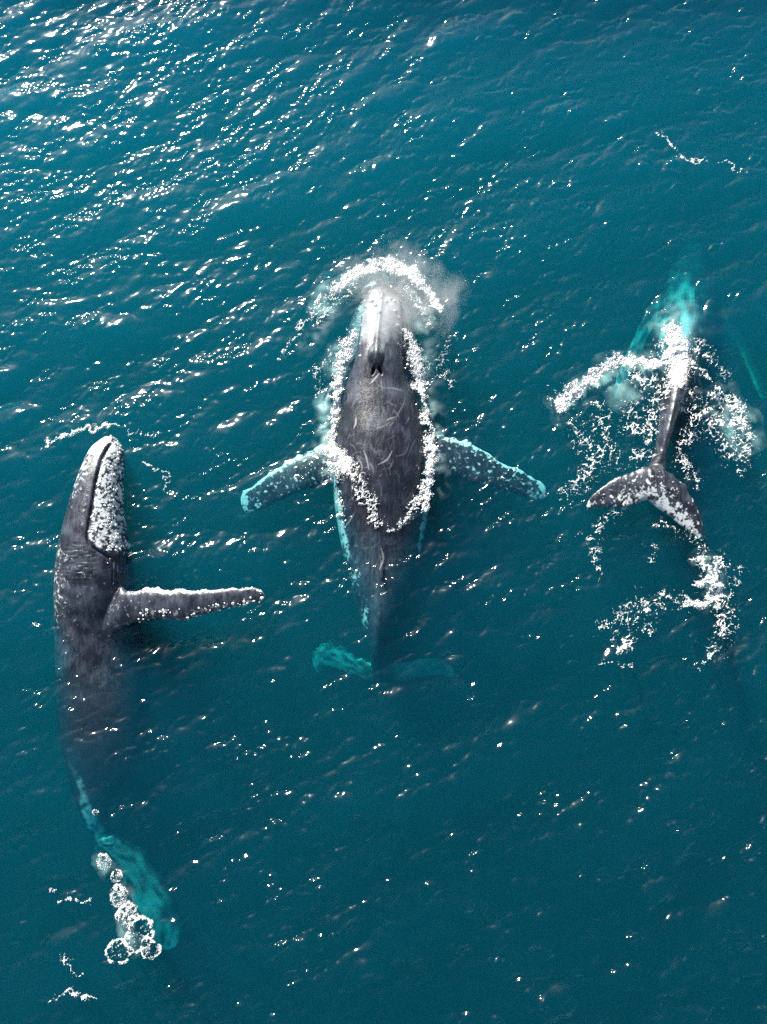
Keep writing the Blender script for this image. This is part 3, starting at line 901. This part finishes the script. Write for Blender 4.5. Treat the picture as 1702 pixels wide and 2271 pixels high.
def foam(name, label, strokes, cat='foam', thick=0.04, parent=None, kind='stuff', group=None):
    """strokes: (pixel points, half width px (one or per point), density, lace 0..1)"""
    alls = np.concatenate([np.array(s[0], float).reshape(-1, 2) for s in strokes])
    wmax = max(np.max(s[1]) for s in strokes) * 2.0 + 6
    c = P([alls[:, 0].min() - wmax, alls[:, 0].max() + wmax], [alls[:, 1].max() + wmax, alls[:, 1].min() - wmax], 0)
    x0, y0 = c[:, 0].min(), c[:, 1].min(); x1, y1 = c[:, 0].max(), c[:, 1].max()
    nx, ny = int((x1 - x0) / FG) + 2, int((y1 - y0) / FG) + 2
    gx, gy = np.meshgrid(x0 + np.arange(nx) * FG, y0 + np.arange(ny) * FG, indexing='xy')
    px, py = to_px(np.stack([gx, gy, 0 * gx], -1))
    ii = (np.floor(gx / FG).astype(int) % FN, np.floor(gy / FG).astype(int) % FN)
    n1, n2, n3, nl, nw = (A[ii[1], ii[0]] for A in (NF1, NF2, NF3, NLA, NLB))
    wob = 5.0
    px = px + wob * n3 * 0.8 + 1.5 * n2; py = py + wob * np.roll(n3, 37, 0) * 0.8
    best = np.full(gx.shape, -9.0)
    for s in strokes:
        pts = np.array(s[0], float).reshape(-1, 2)
        w = np.broadcast_to(np.asarray(s[1], float), (len(pts),)) * 1.12
        if len(pts) > 2:
            k = len(pts) * 5
            q = catmull(np.concatenate([pts, w[:, None]], 1), k)
            pts, w = q[:, :2], q[:, 2]
        if len(pts) == 1: pts = np.repeat(pts, 2, 0); w = np.repeat(w, 2)
        D = np.zeros(gx.shape)
        for i in range(len(pts) - 1):
            wm = max(w[i], w[i + 1]) * 2.2
            bb = (px > min(pts[i, 0], pts[i + 1, 0]) - wm) & (px < max(pts[i, 0], pts[i + 1, 0]) + wm) & (py > min(pts[i, 1], pts[i + 1, 1]) - wm) & (py < max(pts[i, 1], pts[i + 1, 1]) + wm)
            if not bb.any(): continue
            d, t = seg_dist(px[bb], py[bb], pts[i], pts[i + 1])
            ww = w[i] + (w[i + 1] - w[i]) * t
            D[bb] = np.maximum(D[bb], np.exp(-(d / ww) ** 2 * 1.3))
        lace = s[3] if s[2] >= 1.0 else 0.25 + 0.75 * s[3]
        speck = 0.72 * n1 + 0.35 * n2 + 0.3 * n3
        web = 1.15 - 4.6 * np.minimum(np.abs(nl + 0.12 * n2), 1.15 * np.abs(nw + 0.10 * n2)) + 0.16 * n1 + 0.15 * n3
        val = np.where(D > 0.04, D * s[2] * 2.7 - (1.2 if s[2] >= 1 else 1.34) + (1 - lace) * 0.85 * speck + lace * 1.0 * web, -9)
        best = np.maximum(best, val)
    keep = best > -0.32
    cell = keep[:-1, :-1] & keep[:-1, 1:] & keep[1:, 1:] & keep[1:, :-1]
    grow = np.zeros_like(keep)
    cj, ci = np.nonzero(cell)
    if len(cj) == 0: return None
    for a, b_ in ((0, 0), (0, 1), (1, 1), (1, 0)): grow[cj + a, ci + b_] = True
    idx = -np.ones(gx.shape, int)
    idx[grow] = np.arange(grow.sum())
    x, y = gx[grow], gy[grow]
    x = x + 0.006 * n1[grow]; y = y + 0.006 * np.roll(n1, 11, 0)[grow]
    vv = best[grow]
    v = np.clip(vv, 0, 1.6)
    z = top_z(x, y) + 0.012 + thick * np.sqrt(v) * (0.55 + 0.35 * np.clip(n1[grow] + n2[grow], -1.2, 1.8))
    F = np.stack([idx[cj, ci], idx[cj, ci + 1], idx[cj + 1, ci + 1], idx[cj + 1, ci]], -1)
    o = mesh_obj(name, np.stack([x, y, z], -1), F, M_FOAM, parent)
    attr(o.data, 'cov', np.clip(np.where(vv > 0, 0.13 + 0.95 * vv, 0.13 + 0.40 * vv), 0, 1.2))
    return tag(o, label, cat, group, kind)


foam('bow_foam', 'white arc of bow foam in front of the middle whale\'s snout', [
    ([(628, 795), (662, 738), (708, 677), (745, 640)], [4, 7, 10, 11], 0.80, 0.2),
    ([(745, 640), (790, 604), (850, 586), (915, 612), (978, 684)], [10, 13, 14, 14, 8], 1.15, 0.0),
    ([(700, 720), (745, 670), (790, 640)], [12, 16, 14], 0.62, 0.4),
    ([(900, 640), (935, 680), (950, 720)], [14, 18, 12], 0.62, 0.3)])
foam('flank_foam', 'white wash along the middle whale\'s left flank', [
    ([(785, 740), (768, 775), (752, 820), (748, 870), (742, 920), (736, 975), (738, 1020)], [9, 17, 16, 12, 11, 12, 16], 1.05, 0.08),
    ([(745, 1010), (752, 1030), (770, 1030)], [20, 24, 14], 1.3, 0.0),
    ([(720, 800), (706, 830), (712, 870)], [10, 14, 8], 0.6, 0.4),
    ([(752, 1060), (757, 1110), (768, 1180)], [7, 5, 4], 0.62, 0.3)])
foam('flank_foam', 'white wash along the middle whale\'s right flank', [
    ([(898, 735), (918, 780), (928, 830), (938, 890), (950, 945), (958, 990), (952, 1040), (948, 1090), (940, 1130)], [8, 16, 18, 9, 9, 12, 12, 10, 7], 1.02, 0.12),
    ([(945, 800), (975, 830), (1000, 850)], [16, 22, 16], 0.55, 0.5),
    ([(1005, 740), (985, 790), (960, 830)], [12, 16, 16], 0.48, 0.5)])
foam('back_glint_foam', 'speckled V of foam where water closes over the middle whale\'s back', [  # glints of the thin water film built as white flecks
    ([(772, 1035), (795, 1075), (818, 1120), (838, 1160), (862, 1176)], [20, 28, 26, 17, 10], 0.76, 0.3),
    ([(862, 1178), (895, 1160), (922, 1120), (940, 1080)], [9, 10, 10, 10], 0.80, 0.25)])
foam('splash_foam', 'thick white splash where the right whale\'s back breaks the surface', [
    ([(1492, 742), (1496, 780), (1500, 820), (1505, 862)], [22, 30, 26, 12], 1.4, 0.0),
    ([(1470, 808), (1420, 803), (1372, 800), (1335, 822), (1290, 858), (1250, 885), (1244, 915)], [8, 13, 14, 14, 12, 20, 8], 1.15, 0.05),
    ([(1530, 812), (1560, 828), (1578, 850)], [10, 8, 6], 0.85, 0.2),
    ([(1545, 765), (1580, 800), (1610, 830)], [20, 20, 16], 0.5, 0.6)])
foam('churned_foam', 'broken white foam right of the diving whale\'s tail stock', [
    ([(1530, 870), (1540, 920), (1520, 980)], [28, 32, 24], 0.5, 0.8),
    ([(1500, 1010), (1530, 1040), (1545, 1080)], [22, 24, 14], 0.46, 0.7),
    ([(1620, 960), (1650, 1000), (1640, 1040)], [24, 26, 16], 0.48, 0.75),
    ([(1585, 875), (1610, 880), (1630, 905), (1640, 940), (1660, 970)], [16, 18, 24, 24, 14], 0.85, 0.35),
    ([(1575, 945), (1600, 930)], [12, 10], 0.75, 0.3),
    ([(1560, 900), (1600, 960), (1620, 1000)], [40, 40, 30], 0.5, 0.8)])
foam('churned_foam', 'lacy foam left of the diving whale\'s tail stock', [
    ([(1480, 850), (1450, 900), (1440, 960), (1420, 1010)], [24, 26, 22, 14], 0.58, 0.75),
    ([(1290, 960), (1320, 1010), (1290, 1070)], [34, 34, 26], 0.5, 0.8),
    ([(1400, 830), (1440, 850), (1470, 870)], [24, 26, 18], 0.6, 0.7),
    ([(1360, 1000), (1400, 1020), (1440, 1000)], [26, 26, 18], 0.46, 0.85),
    ([(1330, 900), (1345, 950), (1330, 1000), (1300, 1050)], [20, 26, 26, 24], 0.55, 0.75),
    ([(1390, 900), (1420, 920), (1440, 880)], [20, 20, 18], 0.52, 0.8),
    ([(1370, 950), (1420, 945), (1450, 930)], [16, 20, 16], 0.55, 0.75),
    ([(1270, 1080), (1250, 1095)], [26, 20], 0.55, 0.5)])
foam('churned_foam', 'foam scattered along the trailing edge of the right whale\'s flukes', [
    ([(1320, 1175), (1360, 1140), (1390, 1125)], [14, 12, 10], 0.66, 0.4),
    ([(1316, 1195), (1326, 1240), (1330, 1290)], [22, 12, 5], 0.5, 0.5),
    ([(1530, 1190), (1555, 1215), (1560, 1240)], [18, 18, 18], 0.62, 0.4),
    ([(1460, 1150), (1500, 1180)], [14, 14], 0.5, 0.4)])
foam('churned_foam', 'ring-shaped white foam below the right whale\'s fluke tip', [
    ([(1535, 1245), (1548, 1238), (1565, 1255), (1575, 1280)], [4, 6, 5, 7], 0.95, 0.1),
    ([(1585, 1240), (1583, 1275), (1580, 1300)], [7, 9, 8], 1.0, 0.1),
    ([(1540, 1295), (1570, 1288), (1595, 1305), (1590, 1322), (1560, 1335), (1535, 1338)], [8, 10, 12, 10, 12, 12], 1.05, 0.1),
    ([(1600, 1250), (1630, 1270), (1620, 1310)], [24, 24, 24], 0.46, 0.6)])
foam('churned_foam', 'trailing flecks of foam below the right whale', [
    ([(1360, 1400), (1420, 1350), (1500, 1330)], [34, 36, 24], 0.46, 0.7),
    ([(1610, 1330), (1615, 1400), (1570, 1450)], [26, 28, 18], 0.5, 0.75),
    ([(1438, 1395), (1440, 1402)], [14, 14], 0.95, 0.2),
    ([(1330, 1390), (1380, 1370), (1430, 1345), (1480, 1320)], [16, 18, 20, 14], 0.54, 0.6),
    ([(1380, 1440), (1400, 1425)], [10, 12], 0.8, 0.3),
    ([(1590, 1340), (1605, 1390), (1590, 1440), (1550, 1475)], [18, 20, 16, 9], 0.6, 0.55),
    ([(1340, 1470), (1400, 1480)], [10, 8], 0.55, 0.4),
    ([(1450, 1210), (1445, 1250)], [14, 10], 0.5, 0.4)])
foam('crest_glint_foam', 'bright curved crest of foam ahead of the left whale\'s snout', [  # bow-wave glint shaped as a white foam strip
    ([(97, 1003), (130, 978), (190, 956), (240, 946), (268, 945)], [3, 5, 7, 5, 3], 1.0, 0.1),
    ([(285, 960), (320, 962), (345, 966)], [6, 8, 5], 0.55, 0.4)])
foam('crest_glint_foam', 'thin curved foam streak right of the left whale\'s head', [  # glint line modelled as a strip of foam
    ([(322, 1026), (345, 1040), (365, 1055), (372, 1072), (366, 1090)], [4, 5, 5, 4, 3], 0.85, 0.2)])
foam('drift_foam', 'small raft of foam at the lower left corner', [
    ([(140, 2118), (155, 2132), (165, 2150)], [12, 14, 9], 0.7, 0.4),
    ([(172, 2157), (190, 2156)], [4, 4], 0.8, 0.2)])
foam('drift_foam', 'thin curl of foam on the bottom edge at the left', [
    ([(110, 2225), (130, 2205), (160, 2200), (185, 2205), (215, 2212)], [3, 4, 7, 8, 3], 0.8, 0.3)])
foam('drift_foam', 'two small foam clots left of the bubble trail', [
    ([(106, 1974), (116, 1978)], [7, 6], 0.75, 0.3), ([(140, 1998), (152, 1992), (170, 1998), (200, 1999)], [5, 8, 4, 4], 0.8, 0.2)])
foam('drift_foam', 'long thin thread of foam in the upper right', [
    ([(1462, 296), (1478, 305), (1500, 340), (1520, 358), (1545, 362)], [4, 7, 6, 7, 4], 0.7, 0.3),
    ([(1545, 362), (1590, 362), (1630, 370), (1660, 388)], [3, 3, 3, 3], 0.7, 0.2)])

# ------------------------------------------------------------------ water made milky by bubbles under the foam
def milk(label, strokes, depth=0.22):
    alls = np.concatenate([np.array(s_[0], float).reshape(-1, 2) for s_ in strokes])
    wm = max(np.max(s_[1]) for s_ in strokes) * 2.2 + 8
    c = P([alls[:, 0].min() - wm, alls[:, 0].max() + wm], [alls[:, 1].max() + wm, alls[:, 1].min() - wm], -depth)
    g = 0.05
    x0, y0 = c[:, 0].min(), c[:, 1].min()
    nx, ny = int((c[:, 0].max() - x0) / g) + 2, int((c[:, 1].max() - y0) / g) + 2
    gx, gy = np.meshgrid(x0 + np.arange(nx) * g, y0 + np.arange(ny) * g, indexing='xy')
    px, py = to_px(np.stack([gx, gy, 0 * gx - depth], -1))
    ii = (np.floor(gx / g).astype(int) % FN, np.floor(gy / g).astype(int) % FN)
    a, b_ = NF2[ii[1], ii[0]], NF3[ii[1], ii[0]]
    px = px + 8 * b_; py = py + 8 * np.roll(b_, 91, 0)
    D = np.zeros(gx.shape)
    for pts, w, k in strokes:
        pts = np.array(pts, float).reshape(-1, 2)
        if len(pts) == 1: pts = np.repeat(pts, 2, 0)
        for i in range(len(pts) - 1):
            d, t = seg_dist(px, py, pts[i], pts[i + 1])
            D = np.maximum(D, k * np.exp(-(d / w) ** 2))
    cov = D * (0.42 + 0.24 * a + 0.22 * b_)
    keep = D > 0.03
    cell = keep[:-1, :-1] & keep[:-1, 1:] & keep[1:, 1:] & keep[1:, :-1]
    cj, ci = np.nonzero(cell)
    use = np.zeros_like(keep)
    for p, q in ((0, 0), (0, 1), (1, 1), (1, 0)): use[cj + p, ci + q] = True
    idx = -np.ones(gx.shape, int); idx[use] = np.arange(use.sum())
    x, y = gx[use], gy[use]
    z = sea_z(x, y) - depth * (1 + 0.25 * b_[use])
    F = np.stack([idx[cj, ci], idx[cj, ci + 1], idx[cj + 1, ci + 1], idx[cj + 1, ci]], -1)
    o = mesh_obj('aerated_water', np.stack([x, y, z], -1), F, M_MILK)
    attr(o.data, 'cov', np.clip(cov[use], 0, 1))
    tag(o, label, 'aerated water', kind='stuff')


milk('milky water around the middle whale\'s snout', [([(690, 740), (740, 660), (800, 620), (860, 606), (920, 640), (955, 700)], 24, 0.34), ([(940, 720), (945, 800)], 22, 0.25)])
milk('milky water along the middle whale\'s flanks', [([(755, 790), (735, 880), (722, 980), (735, 1050)], 20, 0.5), ([(935, 780), (955, 900), (972, 1000), (960, 1090)], 18, 0.4)])
milk('milky water under the splash of the right whale', [([(1500, 700), (1495, 780), (1500, 860)], 36, 0.42), ([(1480, 820), (1400, 812), (1330, 840), (1250, 900)], 24, 0.5), ([(1600, 890), (1650, 960)], 34, 0.4),
                                                    ([(1400, 880), (1380, 860)], 30, 0.35), ([(1560, 1270), (1575, 1310)], 30, 0.4)])
milk('milky water below the bubble trail at the lower left', [([(232, 1912), (262, 1985), (290, 2040), (300, 2090)], 20, 0.22)])

# ------------------------------------------------------------------ bubbles rising by the left whale's tail
def bubble(x, y, r_px, label, hollow):
    c = P(x, y, 0.0); r = r_px * MPP
    m, n = 26, 84
    f, a = np.meshgrid(np.arange(m + 1) / m, np.arange(n) / n * 2 * math.pi, indexing='ij')
    f[0] = 0.004
    ro = r * f * (1 + 0.09 * np.sin(2 * a + x) + 0.06 * np.sin(3 * a + y) + 0.04 * np.sin(7 * a + x + y))
    X, Y = c[0] + ro * np.cos(a), c[1] + ro * np.sin(a)
    j, i = np.floor(Y / FG).astype(int) % FN, np.floor(X / FG).astype(int) % FN
    n1, n2, n3, nl = NF1[j, i], NF2[j, i], NF3[j, i], NLA[j, i]
    Z = sea_z(X, Y) + 0.012 + 0.35 * r * (1 - f ** 2) ** 0.6 * (0.5 + 0.5 * (1 - hollow)) + 0.02 * n1 * (f < 1)
    val = hollow * (1.5 * np.exp(-((f - 0.84 - 0.05 * n3) / 0.12) ** 2) - 0.38) + (1 - hollow) * (0.25 + 0.4 * f) + 0.32 * n1 + 0.30 * n2 + 0.55 * (0.35 - np.abs(nl)) + 0.30 * n3
    val = np.where(f > 0.97, val - 0.5, val)
    idx = np.arange((m + 1) * n).reshape(m + 1, n)
    F = np.stack([idx[:-1], idx[1:], np.roll(idx, -1, 1)[1:], np.roll(idx, -1, 1)[:-1]], -1).reshape(-1, 4)
    o = mesh_obj('bubble_burst', np.stack([X, Y, Z], -1).reshape(-1, 3), F, M_FOAM)
    attr(o.data, 'cov', np.clip(val.ravel() * 1.0 - 0.05, -0.5, 1.0))
    return tag(o, label, 'bubble burst', 'bubble bursts above the left whale\'s tail')


for a in [(230, 1912, 17, 'topmost bubble burst of the trail, small and lumpy', 0.2), (257, 1944, 13, 'smallest bubble burst, second from the top of the trail', 0.35),
          (262, 1987, 21, 'round dense bubble burst, third from the top of the trail', 0.15), (282, 2028, 24, 'large white bubble burst in the middle of the trail', 0.2),
          (313, 2070, 34, 'biggest open ring of bubbles near the end of the trail', 0.85), (266, 2108, 26, 'open bubble ring at the lower left end of the trail', 1.0),
          (336, 2100, 22, 'open bubble ring at the lower right end of the trail', 0.95), (216, 1800, 7, 'tiny bubble burst over the pale tail stock', 0.2)]:
    bubble(*a)

# ------------------------------------------------------------------ the breath of the middle whale
def mist():
    m, nt, out = new_mat('breath_mist')
    L = nt.links.new
    tc = nd(nt, 'ShaderNodeTexCoord')
    n = nd(nt, 'ShaderNodeTexNoise', i_Scale=0.95, i_Detail=6.0, i_Roughness=0.68, i_Distortion=0.5)
    L(tc.outputs['Object'], n.inputs['Vector'])
    ln = nd(nt, 'ShaderNodeVectorMath', operation='LENGTH')
    dv = nd(nt, 'ShaderNodeVectorMath', operation='DIVIDE')
    L(tc.outputs['Object'], dv.inputs[0]); dv.inputs[1].default_value = MR
    L(dv.outputs[0], ln.inputs[0])
    edge = math_node(nt, 'SUBTRACT', 1.0, ln.outputs['Value'], True)
    d = math_node(nt, 'MULTIPLY', math_node(nt, 'SUBTRACT', math_node(nt, 'ADD', math_node(nt, 'MULTIPLY', edge, 0.8), math_node(nt, 'MULTIPLY', n.outputs[0], 1.6)), 1.0, True), 1.05)
    pv = nd(nt, 'ShaderNodeVolumePrincipled', i_Anisotropy=0.0)
    pv.inputs['Color'].default_value = (0.99, 0.985, 0.97, 1)
    L(d, pv.inputs['Density'])
    L(pv.outputs[0], out.inputs['Volume'])
    return m


MR = (2.7, 2.4, 0.8)
M_MIST = mist()
V, F = [], []
for i in range(13):
    th = math.pi * i / 12
    for k in range(24):
        a = 2 * math.pi * k / 24
        V.append((MR[0] * math.sin(th) * math.cos(a), MR[1] * math.sin(th) * math.sin(a), MR[2] * math.cos(th)))
for i in range(12):
    for k in range(24):
        F.append((i * 24 + k, i * 24 + 24 + k, i * 24 + 24 + (k + 1) % 24, i * 24 + (k + 1) % 24))
o = mesh_obj('breath_mist', V, F, M_MIST)
o.location = P(890, 650, 1.35)
tag(o, 'pale cloud of breath drifting over the middle whale\'s snout', 'mist', kind='stuff')
